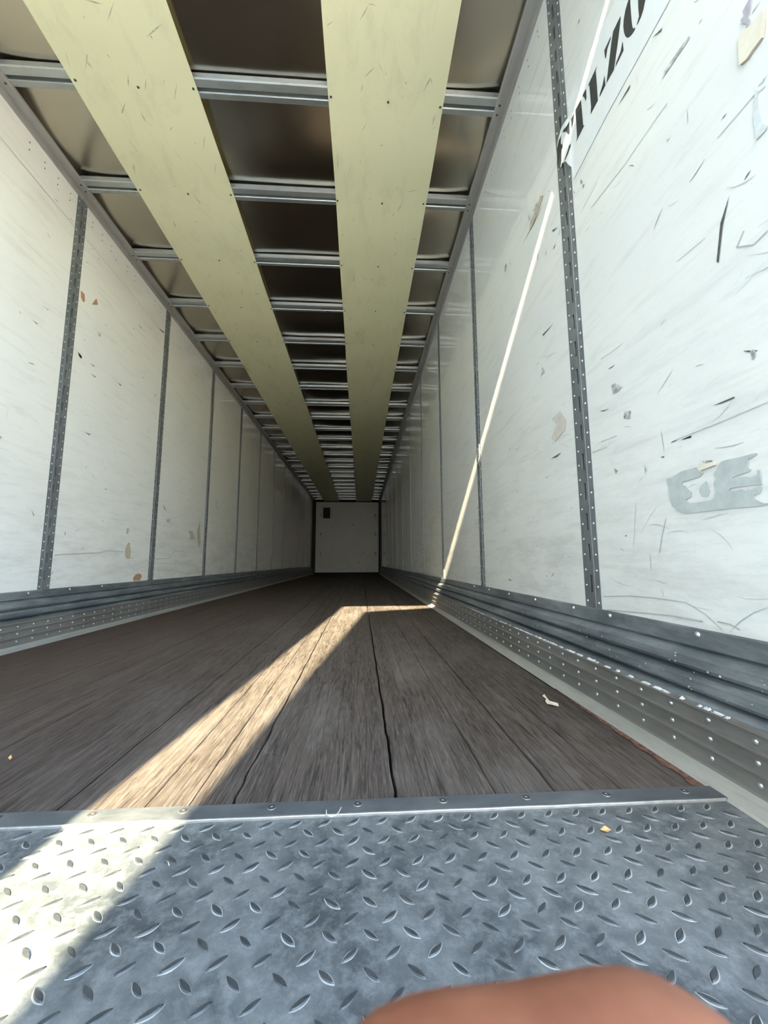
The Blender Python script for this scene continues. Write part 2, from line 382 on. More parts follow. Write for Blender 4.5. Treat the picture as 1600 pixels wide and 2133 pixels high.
PATCHES=[
('paper_scrap','large torn grey paper remnant with ragged holes at right edge of right wall','R','grey',[(0.9174,0.6479),(0.8983,0.6485),(0.8703,0.656),(0.8283,0.6561),(0.8255,0.6465),(0.8203,0.6405),(0.8123,0.6392),(0.8232,0.6323),(0.8498,0.631),(0.8723,0.6306),(0.8709,0.6237),(0.8617,0.6193),(0.8565,0.6103),(0.8472,0.6008),(0.8502,0.5926),(0.8655,0.5881),(0.8641,0.5826),(0.854,0.5784),(0.8281,0.5763),(0.7995,0.5769),(0.7908,0.5812),(0.7868,0.5918),(0.7885,0.61),(0.7839,0.6189),(0.7874,0.6311),(0.7774,0.6402),(0.7728,0.6488),(0.7635,0.6537),(0.7369,0.6523),(0.6941,0.6512),(0.6907,0.6495),(0.6924,0.6478),(0.71,0.6421),(0.7135,0.6257),(0.7064,0.6225),(0.7083,0.6193),(0.7381,0.6161),(0.7464,0.6144),(0.7401,0.6124),(0.7229,0.6113),(0.7083,0.6074),(0.6949,0.6096),(0.6946,0.6176),(0.6896,0.6178),(0.6894,0.5904),(0.693,0.5896),(0.7072,0.5917),(0.7424,0.5939),(0.7538,0.5938),(0.7569,0.5889),(0.7434,0.5857),(0.7305,0.5871),(0.7233,0.5828),(0.7083,0.5831),(0.6976,0.5876),(0.6898,0.5873),(0.6906,0.5805),(0.6949,0.5741),(0.7067,0.5718),(0.7062,0.5644),(0.697,0.5572),(0.6891,0.5532),(0.6783,0.5523),(0.6786,0.5499),(0.6979,0.5494),(0.7587,0.5534),(0.8307,0.5547),(0.8715,0.5563),(0.8839,0.5614),(0.8982,0.5732),(0.9066,0.5798),(0.9118,0.5954),(0.9125,0.629)]),
('paper_scrap','small drop shaped grey paper island inside the large torn remnant','R','grey',[(0.8074,0.6196),(0.8035,0.613),(0.8012,0.596),(0.8075,0.5872),(0.8188,0.5883),(0.8269,0.6023),(0.8208,0.6122)]),
('tape_piece','short cream tape piece just above the large torn grey remnant','R','cream',[(0.8104,0.6574),(0.7789,0.6569),(0.779,0.6487),(0.8158,0.6451),(0.822,0.6508)]),
('tape_piece','cream folded tape flap high at top right of right wall','R','cream',[(0.5747,1.4739),(0.5796,1.444),(0.5845,1.4246),(0.6025,1.4248),(0.6149,1.4217),(0.6281,1.4277),(0.628,1.4458),(0.6247,1.4904),(0.6089,1.4829),(0.5949,1.4763),(0.5821,1.4754)]),
('paper_scrap','purple grey torn scrap directly above the cream tape flap','R','purple',[(0.5982,1.5368),(0.594,1.5296),(0.5998,1.5125),(0.605,1.5036),(0.6022,1.4928),(0.605,1.4863),(0.6116,1.4882),(0.6087,1.4954),(0.6168,1.5084),(0.6184,1.519),(0.6115,1.5175),(0.6127,1.5307)]),
('paper_scrap','faint pale hooked paper outline below the cream tape flap','R','pale',[(0.6119,1.3481),(0.608,1.3421),(0.6099,1.3108),(0.6106,1.2939),(0.6063,1.2663),(0.5985,1.2506),(0.6024,1.2468),(0.6202,1.2473),(0.6197,1.2997),(0.6126,1.3205)]),
('tape_piece','beige jagged paper patch left of the slotted post near camera','R','beige',[(1.3997,1.0129),(1.3615,0.9628),(1.3739,0.9304),(1.4493,0.908),(1.4816,0.9328),(1.429,0.9685),(1.4669,1.0066)]),
('tape_piece','brown torn streak beside the sunbeam,upper right wall','R','brown2',[(1.458,1.9875),(1.4287,1.9599),(1.4421,1.9508),(1.4739,1.9391),(1.512,1.9293),(1.5459,1.9215),(1.5649,1.9284),(1.547,1.96),(1.519,1.9623),(1.4974,1.9623),(1.4852,1.9762),(1.4647,1.9737)]),
('tape_piece','upper left brown paper bit touching nearest post on left wall','L','brown',[(2.467,2.1938),(2.5044,2.193),(2.5132,2.1495),(2.4972,2.1321),(2.4744,2.1523)]),
('tape_piece','triangular brown paper bit right of nearest post,left wall','L','brown',[(2.6157,2.2417),(2.6346,2.2094),(2.5807,2.1735),(2.5928,2.2056)]),
('tape_piece','tall beige brown glue remnant low on left wall panel','L','brown2',[(3.2072,0.603),(3.232,0.5995),(3.2364,0.5666),(3.2516,0.5388),(3.2482,0.4776),(3.1983,0.4772),(3.1752,0.5091),(3.1738,0.5552),(3.1896,0.5789)]),
('tape_piece','small brown speck above the tall glue remnant on left wall','L','brown2',[(3.172,0.7109),(3.2118,0.7143),(3.1937,0.6677),(3.1726,0.6709)]),
('tape_piece','brown oval patch resting on the metal scuff band,left wall','L','brown',[(3.3164,0.3019),(3.3099,0.3258),(3.3357,0.3487),(3.3777,0.3589),(3.4233,0.3507),(3.435,0.3307),(3.4118,0.3023)]),
('tape_piece','square olive glue outline before third post on left wall','L','olive',[(4.2751,0.7809),(4.3802,0.7826),(4.3999,0.7515),(4.4519,0.7156),(4.4704,0.697),(4.3167,0.6922),(4.326,0.7336)]),
('tape_piece','thin olive streak beside third post on left wall','L','olive',[(4.556,0.9115),(4.6057,0.6705),(4.554,0.6077),(4.4907,0.7845)]),
]
MARKS=[
('L',[(2.3223,2.5795),(2.3617,2.5793),(2.356,2.5717),(2.3279,2.5714)]),
('L',[(2.5877,2.5388),(2.6147,2.5327),(2.601,2.5238)]),
('L',[(3.1243,2.3784),(3.2237,2.3707),(3.1752,2.36),(3.1191,2.3581)]),
('L',[(3.4177,2.5313),(3.5228,2.5547),(3.5048,2.5383),(3.4373,2.5281)]),
('L',[(2.4978,1.7872),(2.5376,1.787),(2.5305,1.7645),(2.5106,1.7648)]),
('L',[(2.0583,1.7731),(2.0757,1.7693),(2.0716,1.7647),(2.0593,1.7658)]),
('L',[(2.1378,1.777),(2.1782,1.7773),(2.1751,1.7727)]),
('L',[(2.1924,1.9002),(2.241,1.9014),(2.2383,1.8975)]),
('L',[(2.7113,1.9947),(2.7275,1.9881),(2.7198,1.9836)]),
('L',[(2.6072,1.7701),(2.6605,1.7764),(2.6506,1.7681)]),
('L',[(2.6509,2.0182),(2.6887,2.0335),(2.6917,2.0112),(2.6762,1.9979)]),
('L',[(2.5385,1.8962),(2.5486,1.8969),(2.5425,1.8888)]),
('L',[(3.0454,2.2977),(3.0717,2.3049),(3.061,2.2936)]),
('L',[(2.7634,2.669),(2.7915,2.6732),(2.7773,2.6614)]),
('L',[(2.205,2.665),(2.2242,2.6612),(2.2165,2.6546)]),
('L',[(3.7849,0.849),(3.8653,0.8634),(3.8655,0.8266),(3.8003,0.8201)]),
('L',[(5.0134,1.2613),(5.0586,1.1766),(5.0855,1.1037),(5.0156,1.1248)]),
('L',[(2.5299,0.6326),(2.5393,0.637),(2.5453,0.6138),(2.5372,0.6147)]),
('L',[(2.2689,0.7423),(2.2979,0.7058),(2.2895,0.7081)]),
('L',[(3.7063,0.979),(3.7823,0.9198),(3.7386,0.9389)]),
('L',[(2.8597,0.9623),(2.8959,0.9707),(2.8966,0.9648)]),
('L',[(4.4403,0.7544),(4.4728,0.75),(4.4592,0.7319)]),
('L',[(2.455,0.3737),(2.4706,0.3942),(2.4738,0.3906)]),
('L',[(2.8734,0.7399),(2.8865,0.7395),(2.8809,0.7322)]),
('L',[(2.6171,1.2999),(2.682,1.3018),(2.669,1.2926)]),
('L',[(2.6216,1.7053),(2.6817,1.7092),(2.6729,1.7014)]),
('L',[(2.9097,1.779),(2.9633,1.7796),(2.9526,1.7689)]),
('L',[(3.2153,1.9779),(3.2587,1.9822),(3.2424,1.9659)]),
('L',[(3.4342,1.9251),(3.4649,1.9119),(3.4426,1.8933)]),
('L',[(2.0358,1.0814),(2.0549,1.08),(2.038,1.0646)]),
('L',[(2.4864,1.7881),(2.5433,1.7735),(2.5235,1.7546)]),
('R',[(0.7291,1.656),(0.7269,1.646),(0.8103,1.6537),(0.8049,1.6658)]),
('R',[(0.9139,1.7828),(0.9199,1.7752),(0.9684,1.7842)]),
('R',[(0.7948,1.7826),(0.7992,1.7789),(0.8295,1.8044)]),
('R',[(0.668,1.3696),(0.6726,1.367),(0.6814,1.3683)]),
('R',[(1.6653,2.4599),(1.6754,2.4246),(1.689,2.4402)]),
('R',[(1.5797,2.569),(1.591,2.5442),(1.606,2.5634)]),
('R',[(0.8002,1.4804),(0.8157,1.4789),(0.8167,1.4835)]),
('R',[(1.4077,1.3767),(1.506,1.386),(1.4982,1.378)]),
('R',[(1.8482,1.9919),(1.8591,1.9567),(1.8783,1.9719),(1.8821,2.0001)]),
('R',[(1.3341,1.7266),(1.3793,1.7528),(1.371,1.7389)]),
('R',[(1.1043,2.3206),(1.1274,2.3198),(1.1185,2.3288)]),
('R',[(0.6829,1.1939),(0.7042,1.1437),(0.7223,1.0732),(0.7266,1.0795),(0.7086,1.1534)]),
('R',[(1.1704,1.7631),(1.1618,1.7352),(1.1755,1.7452)]),
('R',[(1.1531,1.7213),(1.1671,1.7149),(1.1601,1.7242)]),
('R',[(1.099,0.9756),(1.0766,0.972),(1.052,0.9501),(1.0661,0.9403),(1.0911,0.9455)]),
('R',[(1.0503,0.8754),(1.0212,0.8639),(1.0286,0.8436),(1.0529,0.8541)]),
('R',[(0.6814,0.8529),(0.6722,0.8502),(0.6714,0.8375),(0.6778,0.8312)]),
('R',[(0.7725,0.7779),(0.723,0.777),(0.7224,0.7737),(0.7502,0.7741)]),
('R',[(0.8903,0.7346),(0.8769,0.7352),(0.8773,0.7323)]),
('R',[(0.8616,0.7315),(0.8343,0.7308),(0.8349,0.7265)]),
('R',[(0.9886,0.7023),(0.9818,0.6844),(0.989,0.6763)]),
('R',[(1.8185,1.0045),(1.7936,0.9676),(1.8414,0.9872)]),
('R',[(1.8564,0.8051),(1.8308,0.7709),(1.8459,0.7677)]),
('R',[(1.9264,1.018),(1.8938,1.0185),(1.9026,0.9986)]),
('R',[(1.4504,0.4763),(1.4419,0.4583),(1.453,0.4539)]),
('R',[(1.5218,1.251),(1.4996,1.2187),(1.5364,1.2211)]),
('R',[(2.8052,0.3692),(2.7442,0.3543),(2.7889,0.3444)]),
('R',[(2.0021,0.3601),(1.955,0.3503),(1.9966,0.3507)]),
('R',[(1.1143,0.7227),(1.0968,0.7112),(1.1088,0.7031)]),
('R',[(0.9325,0.707),(0.9183,0.7062),(0.9187,0.7026)]),
('R',[(1.493,0.8526),(1.4129,0.8546),(1.4472,0.8452)]),
('R',[(1.4891,1.988),(1.484,1.9646),(1.5124,1.9718),(1.5228,1.9766),(1.5051,1.9883)]),
('R',[(1.5495,1.9624),(1.5464,1.9407),(1.5594,1.9261),(1.5709,1.9258),(1.562,1.9527)]),
('R',[(1.4297,1.9307),(1.5185,1.9197),(1.658,1.9294),(1.5234,1.9243)]),
('R',[(1.3617,1.7788),(1.3863,1.7781),(1.3751,1.7772)]),
('R',[(1.3194,1.7043),(1.3227,1.6937),(1.3391,1.696),(1.3318,1.7043)]),
('R',[(1.5722,2.014),(1.5609,1.9868),(1.5658,1.9697),(1.573,1.982)]),
('R',[(1.3545,1.6739),(1.3813,1.668),(1.3717,1.6749)]),
('R',[(1.4309,1.7142),(1.4354,1.6962),(1.4537,1.7043),(1.4395,1.7021)]),
('R',[(1.4999,1.7609),(1.5058,1.7328),(1.521,1.7377),(1.5084,1.7553)]),
('R',[(1.3859,1.938),(1.3809,1.9328),(1.3825,1.9271)]),
('R',[(1.1465,1.7147),(1.1649,1.7115),(1.1563,1.7148)]),
('R',[(1.1651,1.7387),(1.175,1.7399),(1.1701,1.7388)]),
('R',[(1.2147,1.7592),(1.211,1.7446),(1.2156,1.7515)]),
('R',[(1.1393,1.548),(1.1799,1.5572),(1.1517,1.5495)]),
('R',[(0.8746,0.602),(0.8629,0.6097),(0.8529,0.6053),(0.8474,0.5991),(0.8523,0.593),(0.8668,0.5954)]),
('R',[(0.8914,0.5922),(0.88,0.594),(0.8721,0.5873),(0.89,0.5847)]),
('R',[(0.8635,0.7305),(0.8355,0.7318),(0.8334,0.7286),(0.8507,0.7282)]),
('R',[(0.8939,0.7338),(0.8754,0.7342),(0.8744,0.733),(0.8917,0.7324)]),
('R',[(0.9291,0.7037),(0.9199,0.7038),(0.9206,0.7026)]),
('R',[(0.817,0.6675),(0.7874,0.6615),(0.786,0.6579),(0.8102,0.659)]),
('R',[(0.5884,1.3469),(0.5969,1.3439),(0.6075,1.3466),(0.5976,1.3479)]),
('R',[(0.6673,1.3706),(0.6736,1.3691),(0.6827,1.3692)]),
('R',[(0.5746,1.4746),(0.5809,1.475),(0.5856,1.4781)]),
('R',[(0.58,1.5028),(0.5932,1.5015),(0.6013,1.5007),(0.5943,1.5033)]),
]
LINES=[
('L',[(1.842,2.5666),(2.3431,2.5542),(2.3995,2.5458)],0.004),
('L',[(2.4782,2.5615),(2.8721,2.558),(3.503,2.5267)],0.004),
('L',[(2.4715,0.4928),(2.677,0.5062),(2.89,0.5165),(2.9606,0.5326),(3.1568,0.5298)],0.006),
('L',[(3.6079,0.4751),(3.8922,0.486),(3.9921,0.5613),(4.1913,0.5559)],0.006),
('L',[(3.6332,0.4385),(4.0732,0.4343)],0.004),
('L',[(3.9063,0.3809),(4.2488,0.3375),(4.6193,0.3231)],0.004),
('R',[(0.8828,0.7352),(0.7604,0.736),(0.6609,0.7393)],0.0018),
('R',[(1.2109,0.3375),(1.0929,0.3495),(1.0001,0.3524),(0.8938,0.3509),(0.8448,0.33),(0.8074,0.303)],0.002),
('R',[(0.9315,0.5511),(0.9482,0.5105),(0.9631,0.4671)],0.002),
('R',[(1.1348,1.0797),(1.0814,1.074),(1.032,1.0722)],0.0015),
('R',[(0.8167,0.3187),(0.7894,0.3179),(0.7671,0.3097)],0.003),
('R',[(1.2138,0.7986),(1.1382,0.7947)],0.002),
('R',[(1.1658,0.82),(1.0899,0.8148)],0.002),
('R',[(0.9949,0.4666),(0.9981,0.4262)],0.0015),
('R',[(1.1316,1.6044),(0.9659,1.5803),(0.8442,1.5769),(0.8042,1.574)],0.002),
('R',[(0.5932,1.3299),(0.6151,1.3385),(0.6927,1.3399)],0.002),
('R',[(0.745,1.1525),(0.8242,1.1598)],0.0015),
('R',[(0.6221,1.0571),(0.65,1.0519),(0.6817,1.0743),(0.664,1.0956)],0.0025),
('R',[(1.0327,0.6053),(1.0569,0.4845)],0.001),
('R',[(0.921,0.7691),(0.9168,0.7181)],0.0015),
('R',[(1.1974,0.2989),(0.941,0.3147),(0.8529,0.3134)],0.003),
]
SCRAPS=[
[(2.4218,1.3531),(2.4293,1.3549),(2.4236,1.3224),(2.4186,1.2957),(2.4326,1.2689),(2.4266,1.2526),(2.4079,1.258),(2.401,1.2753),(2.4029,1.2924),(2.4155,1.3138)],
[(2.2157,0.7005),(2.2252,0.7024),(2.2307,0.6948),(2.2223,0.69),(2.2134,0.6935)],
[(1.0038,1.025),(1.0055,1.0306),(1.0167,1.0196),(1.022,1.0082)],
]
WIRE=[(1.7548,0.7673),(1.7551,0.7589),(1.7642,0.7551),(1.7724,0.7568),(1.7771,0.7659),(1.781,0.7732)]
wall_l, PL, posts_l = side_wall(-1)
wall_r, PR, posts_r = side_wall(1)

# ------------------------------------------------------------------ end wall
b = MB(); b.box((-0.06, DEEP + 0.03, -0.1), (W + 0.06, DEEP + 0.08, ROOF + 0.12)); wall_b = b.build('wall_back', M['dark']); tag(wall_b, kind='structure')
m = MB()
x0, x1, z0, z1 = 0.07, 2.525, 0.045, 2.785; hx0, hx1, hz0, hz1 = 0.345, 0.62, 2.14, 2.57; ya, yb = DEEP, DEEP + 0.03
for a, c, e, f in ((x0, hx0, z0, z1), (hx1, x1, z0, z1), (hx0, hx1, z0, hz0), (hx0, hx1, hz1, z1)): m.box((a, ya, e), (c, yb, f))
m.build('panel', M['end_liner'], wall_b)
m = MB(); m.box((hx0 - 0.004, ya - 0.002, hz0 - 0.018), (hx1 + 0.004, ya + 0.012, hz0)); tag(m.build('opening_ledge', M['edge'], wall_b), 'pale ledge under the dark square opening')
m = MB()
for _ in range(16):
    x = random.uniform(0.15, 2.45); z = random.uniform(0.2, 2.7); s = random.uniform(0.01, 0.05)
    if hx0 - .06 < x < hx1 + .06 and hz0 - .06 < z < hz1 + .06: continue
    m.face([(x + s*random.uniform(0.3, 0.9)*math.cos(t), ya - 0.002, z + s*random.uniform(0.2, 1.2)*math.sin(t)) for t in [k*math.pi/3 for k in range(6)]])
for x in (0.25, 2.36, 2.40):
    for z in (0.7, 1.45, 2.2): m.box((x, ya - 0.003, z), (x + 0.03, ya - 0.001, z + 0.13))
tag(m.build('scuff_marks', M['endmark'], wall_b), kind='stuff')
for xx in (0.0, W - 0.055):
    m = MB(); m.box((xx - 0.0, 15.02, -0.02), (xx + 0.055, DEEP + 0.03, ROOF)); m.build('corner_post', M['dark'], wall_b)

# ------------------------------------------------------------------ scuff bands (metal kick plates along the floor)
UP = [(0.002, 0.297), (0.004, 0.293), (0.004, 0.256), (-0.006, 0.250), (0.010, 0.243), (0.021, 0.234), (0.023, 0.216), (0.014, 0.206),
      (-0.004, 0.201), (0.015, 0.196), (0.025, 0.187), (0.026, 0.170), (0.016, 0.161), (-0.002, 0.156), (0.018, 0.152), (0.028, 0.147), (0.029, 0.141)]
LO = [(0.026, 0.141), (0.036, 0.1395), (0.037, 0.133), (0.030, 0.130), (0.030, 0.104), (0.038, 0.1015), (0.038, 0.0985), (0.030, 0.096),
      (0.030, 0.066), (0.038, 0.0635), (0.038, 0.0605), (0.030, 0.058), (0.031, 0.026), (0.036, 0.022)]
AN = [(0.036, 0.022), (0.040, 0.012), (0.066, 0.004), (0.070, 0.0)]
for side, P, nm in ((-1, PL, 'baseboard_left'), (1, PR, 'baseboard_right')):
    def strip_mesh(prof, name, mat, wob):
        m = MB(); prof2 = prof + [(-0.016, prof[-1][1]), (-0.016, prof[0][1])]; rnd = random.Random(side*5 + len(prof))
        steps = 90; ys = [SILL + (15.02 - SILL)*(k/steps)**1.6 for k in range(steps + 1)]
        n = len(prof2); vs = []; fs = []
        for k, y in enumerate(ys):
            for i, (d, z) in enumerate(prof2):
                ww = wob if 0 < i < len(prof) - 1 else 0
                vs.append(P(d + ww*(0.5*math.sin(y*3.1 + i) + rnd.uniform(-1, 1)*0.5), y, z + ww*0.5*rnd.uniform(-1, 1)))
        for k in range(steps):
            for i in range(n): j = (i+1) % n; fs.append((k*n+i, k*n+j, (k+1)*n+j, (k+1)*n+i))
        fs += [tuple(range(n)), tuple(steps*n + i for i in range(n))]
        m.add(vs, fs, 0, False); return m.mesh(name, mat)
    base = link(nm, strip_mesh(UP, 'scuff_roll', M['galv'], 0.0010), None); tag(base, kind='structure')
    link('ribbed_plate', strip_mesh(LO, 'ribbed_plate', M['band'], 0.0003), base)
    link('floor_angle', strip_mesh(AN, 'floor_angle', M['angle'], 0.0003), base)
    # rivets
    mb = MB(); mb.dome((0, 0, 0), (-side, 0, 0), 0.0072, 0.0048, 10); big = mb.mesh('rivet', M['rivet'])
    mb = MB(); mb.dome((0, 0, 0), (-side, 0, 0), 0.0055, 0.0038, 8); sml = mb.mesh('rivet', M['rivet'])
    ys = [0.36, 0.62, 0.868, 1.182, 1.387, 1.696, 2.0, 2.31, 2.62] if side > 0 else [2.0, 2.31, 2.62, 2.93]
    for y in ys: link('rivet', big, base, P(0.004, y, 0.283))
    far = MB()
    y = 0.532
    while y < 9:
        for z in (0.117, 0.080, 0.042):
            q = P(0.030, y, z)
            if (side > 0 and y < 2.2) or (side < 0 and 1.9 < y < 3.4): link('rivet', sml, base, q)
            else: far.dome(q, (-side, 0, 0), 0.0055, 0.0038, 5)
        y += 0.100
    tag(far.build('rivet_rows', M['rivet'], base), kind='stuff')
    # whitish crust squeezed out along the joint
    if side > 0:
        m = MB(); y = 0.5
        while y < 2.6:
            L = random.uniform(0.006, 0.03); h = random.uniform(0.0008, 0.0035) * (1.3 if y < 1.6 else 0.7)
            if random.random() < 0.72:
                q0 = P(0.030, y, 0.1405); n_ = 5; top = []
                for k in range(n_ + 1): top.append(P(0.030 + random.uniform(0, 0.002), y + L*k/n_, 0.1405 + h*random.uniform(0.3, 1.2)*(0 < k < n_)))
                bot = [P(0.0372, y + L*k/n_, 0.1385) for k in range(n_ + 1)]
                m.face(top + bot[::-1])
            y += L * random.uniform(0.8, 1.5)
        tag(m.build('sealant_crust', M['crust'], base), kind='stuff')
        m = MB()
        for _ in range(60):
            y = random.uniform(0.5, 2.2); z = random.choice((0.225, 0.18, 0.178, 0.215)) + random.uniform(-0.012, 0.012); s = random.uniform(0.0008, 0.0025)
            m.face([P(0.0275, y + s*1.5*math.cos(t), z + s*math.sin(t)) for t in (0.3, 1.5, 2.6, 3.9, 5.2)])
        tag(m.build('paint_flecks', M['crust'], base), kind='stuff')

# ------------------------------------------------------------------ top rails
RL = [(0.0, 2.782), (0.010, 2.784), (0.011, 2.803), (0.004, 2.807), (0.004, 2.813), (0.012, 2.817), (0.050, 2.822), (0.054, 2.826), (0.054, 2.842), (0.050, 2.846), (-0.02, 2.90), (-0.02, 2.782)]
for side, P, nm in ((-1, PL, 'trim_1'), (1, PR, 'trim_2')):
    m = MB(); m.extrude(RL, lambda d, z: P(d, SILL, z), lambda d, z: P(d, DEEP, z)); rail = m.build(nm, M['rail']); tag(rail, kind='structure')
    mb = MB(); mb.dome((0, 0, 0), (0, 0, -1), 0.006, 0.004, 8); rv = mb.mesh('rivet', M['bolt'])
    for y in RIBS:
        for dy in (-0.022, 0.022):
            if y < 5: link('rivet', rv, rail, P(0.036, y + dy, 2.8206))

# ------------------------------------------------------------------ ceiling: thin roof sheets carried by pressed roof bows
b = MB(); b.box((-0.06, SILL, 2.915), (W + 0.06, DEEP + 0.1, 2.935)); ceil = b.build('ceiling', M['shell']); tag(ceil, kind='structure')
ys_ = [SILL] + RIBS + [DEEP]
for i in range(len(ys_) - 1):
    y0, y1 = ys_[i], ys_[i+1]; m = MB(); nx, ny = 34, 12; vs = []; fs = []; rnd = random.Random(i*3 + 1)
    ph = rnd.uniform(0, 6); a1 = rnd.uniform(0.004, 0.008); a2 = rnd.uniform(0.003, 0.006)
    for j in range(ny + 1):
        for k in range(nx + 1):
            x = k/nx*W; t = j/ny; y = y0 + (y1 - y0)*t; ed = math.sin(math.pi*t)
            lift = 0.866 + 2 - 0.010*ed - a1*ed*math.sin(2.1*x + ph) - a2*ed*math.sin(5.3*x + 2*ph) - 0.004*math.sin(2*math.pi*t + ph)
            end = max(0, 1 - min(x, W - x)/0.28); lift += 0.022*end*end*(1 - ed)     # puckers near the rails
            vs.append((x, y, lift + 0.012*(1-ed)))
    for j in range(ny):
        for k in range(nx): q = j*(nx+1) + k; fs.append((q, q+1, q+nx+2, q+nx+1))
    m.add(vs, fs, 0, True); m.build('roof_sheet', M['roof'], ceil)
BP = [(-0.048, 2.862), (-0.046, 2.838), (-0.040, 2.834), (-0.008, 2.831), (-0.005, 2.836), (-0.003, 2.858), (0.011, 2.858), (0.013, 2.836),
      (0.016, 2.831), (0.044, 2.834), (0.050, 2.846), (0.048, 2.848), (0.042, 2.838), (0.018, 2.837), (0.014, 2.861), (-0.006, 2.861), (-0.009, 2.837), (-0.038, 2.839), (-0.044, 2.862)]
m = MB(); m.extrude(BP, lambda y, z: (0.045, y, z), lambda y, z: (W - 0.045, y, z)); bow = m.mesh('roof_bow', M['bow'])
for y in RIBS: link('roof_bow', bow, ceil, (0, y, 0))

# the two long cream liner strips screwed under the bows
def cstrip(x0, x1, label, seed):
    root = empty('ceiling_liner_strip', ((x0 + x1)/2, SILL, ROOF)); tag(root, label, 'ceiling panel', 'cream liner strips under the roof')
    rnd = random.Random(seed); m = MB(); n = 200; vs = []; fs = []; xs = 8
    y0 = SILL + 0.02; y1 = DEEP - 0.02
    for k in range(n + 1):
        y = y0 + (y1 - y0)*k/n
        near = min(abs(y - r) for r in RIBS) / 0.291
        sag = 0.004*(0.5 - 0.5*math.cos(math.pi*min(1, near)))
        e0 = 0.004*math.sin(y*1.1 + seed) + 0.002*math.sin(y*4 + seed); e1 = 0.004*math.sin(y*1.3 + 2*seed) + 0.002*math.sin(y*3.3)
        for side_z in (0, 1):
            for q in range(xs + 1):
                t = q/xs; x = x0 + e0 + (x1 + e1 - x0 - e0)*t
                vs.append((x - root.location.x, y - SILL, -0.0012 - sag - (0.0 if side_z else 0.0024)))
    r = 2*(xs + 1)
    for k in range(n):
        for s_ in (0, 1):
            for q in range(xs): a = k*r + s_*(xs+1) + q; fs.append((a, a+1, a+r+1, a+r) if s_ else (a, a+r, a+r+1, a+1))
        for q in (0, xs): a = k*r + q; c = a + xs + 1; fs.append((a, c, c+r, a+r))
    fs += [tuple(range(xs+1)) + tuple(range(2*xs+1, xs, -1))]
    m.add(vs, fs, 0, False); m.build('sheet', M['strip'], root)
    mb = MB(); mb.dome((0, 0, 0), (0, 0, -1), 0.0065, 0.004, 8); sc = mb.mesh('screw', M['bolt'])
    far = MB(); wd = x1 - x0
    for y in RIBS:
        for dx in (0.016, wd/2 + 0.01, wd - 0.016):
            q = (dx - wd/2, y + rnd.uniform(-0.008, 0.008) - SILL, -0.0042)
            if y < 6: link('screw', sc, root, q)
            else: far.dome(q, (0, 0, -1), 0.0065, 0.004, 5)
    tag(far.build('screw_rows', M['bolt'], root), kind='stuff')
    m = MB()
    for _ in range(150):
        y = 0.6 + 8*rnd.random()**1.4; x = rnd.uniform(-wd/2 + 0.03, wd/2 - 0.03); L = rnd.choice((0.02, 0.04, 0.07, 0.11)); a = rnd.gauss(1.9, 0.5); ww = rnd.uniform(0.0015, 0.008)
        near = min(abs(y - r_) for r_ in RIBS)/0.291; sg = 0.004*(0.5 - 0.5*math.cos(math.pi*min(1, near)))
        d = Vector((math.cos(a), math.sin(a))); nn = Vector((-d.y, d.x)); c = Vector((x, y - SILL)); z = -0.0040 - sg
        m.face([(*(c - d*L/2), z), (*(c + nn*ww/2), z), (*(c + d*L/2), z), (*(c - nn*ww/2), z)])
    tag(m.build('scrape_marks', M['stripmark'], root), kind='stuff')
M['stripmark'] = plain('olive_scrape', (0.45, 0.44, 0.31), 0.6, 0.0, 0.25, 60)
cstrip(0.373, 0.975, 'long cream ceiling liner strip nearer the left wall', 3)
cstrip(1.636, 2.240, 'long cream ceiling liner strip nearer the right wall', 5)

# ------------------------------------------------------------------ floor
b = MB(); b.box((-0.06, SILL, -0.12), (W + 0.06, DEEP + 0.1, -0.035)); floor = b.build('floor', M['dark']); tag(floor, kind='structure')
GX = [0.034, 0.335, 0.643, 0.805, 0.952, 1.263, 1.418, 1.496, 1.575, 1.884, 2.078, 2.197, 2.331, 2.498]
Y0 = 0.800
MINOR = (3, 6, 7, 10, 12)                          # hairline seams between glued laminations
def edge_wob(gi, y):
    a = 0.0016 if gi in (8, 9) else (0.0004 if gi in MINOR else 0.0007)
    fall = math.exp(-(y - Y0)/1.5)
    return a*(math.sin(y*23 + gi) + 0.6*math.sin(y*61 + 2*gi) + 0.5*math.sin(y*149 + gi*3))*(0.3 + fall)
def gap(k): return 0.0034 if k == 9 else (0.0007 if k in MINOR else 0.0021)
for i in range(len(GX) - 1):
    xa, xb = GX[i], GX[i+1]; g0 = gap(i); g1 = gap(i + 1)
    if i == 0: g0 = 0
    n = 70; ys = [Y0 + (DEEP - Y0)*(k/n)**2.6 for k in range(n + 1)]; vs = []; fs = []
    h = random.uniform(-0.0008, 0.0008)
    for y in ys:
        l = xa + g0 + edge_wob(i, y); r = xb - g1 + edge_wob(i + 1, y) * 0.8
        vs += [(l, y, -0.03), (l, y, h - 0.0015), (l + 0.002, y, h), (r - 0.002, y, h), (r, y, h - 0.0015), (r, y, -0.03)]
    for k in range(n):
        for q in range(5): a = k*6 + q; fs.append((a, a+1, a+7, a+6))
    fs += [(0, 5, 4, 3, 2, 1), tuple(n*6 + q for q in range(6))]
    m = MB(); m.add(vs, fs); m.build('plank', M['wood'], floor)
# rusty steel strip showing beside the last plank
m = MB(); vs = []; fs = []; n = 26
for k in range(n + 1):
    y = 0.80 + 0.62*k/n; wd = 0.020*(1 - k/n)**0.8*(0.8 + 0.3*math.sin(k*1.9)) + 0.0015
    vs += [(2.5005, y, 0.0022), (2.4985 - wd, y, 0.0018)]
for k in range(n): fs.append((2*k, 2*k+1, 2*k+3, 2*k+2))
m.add(vs, fs); tag(m.build('rusty_edge', M['rust'], floor), 'rust brown flaking strip along the plank edge')

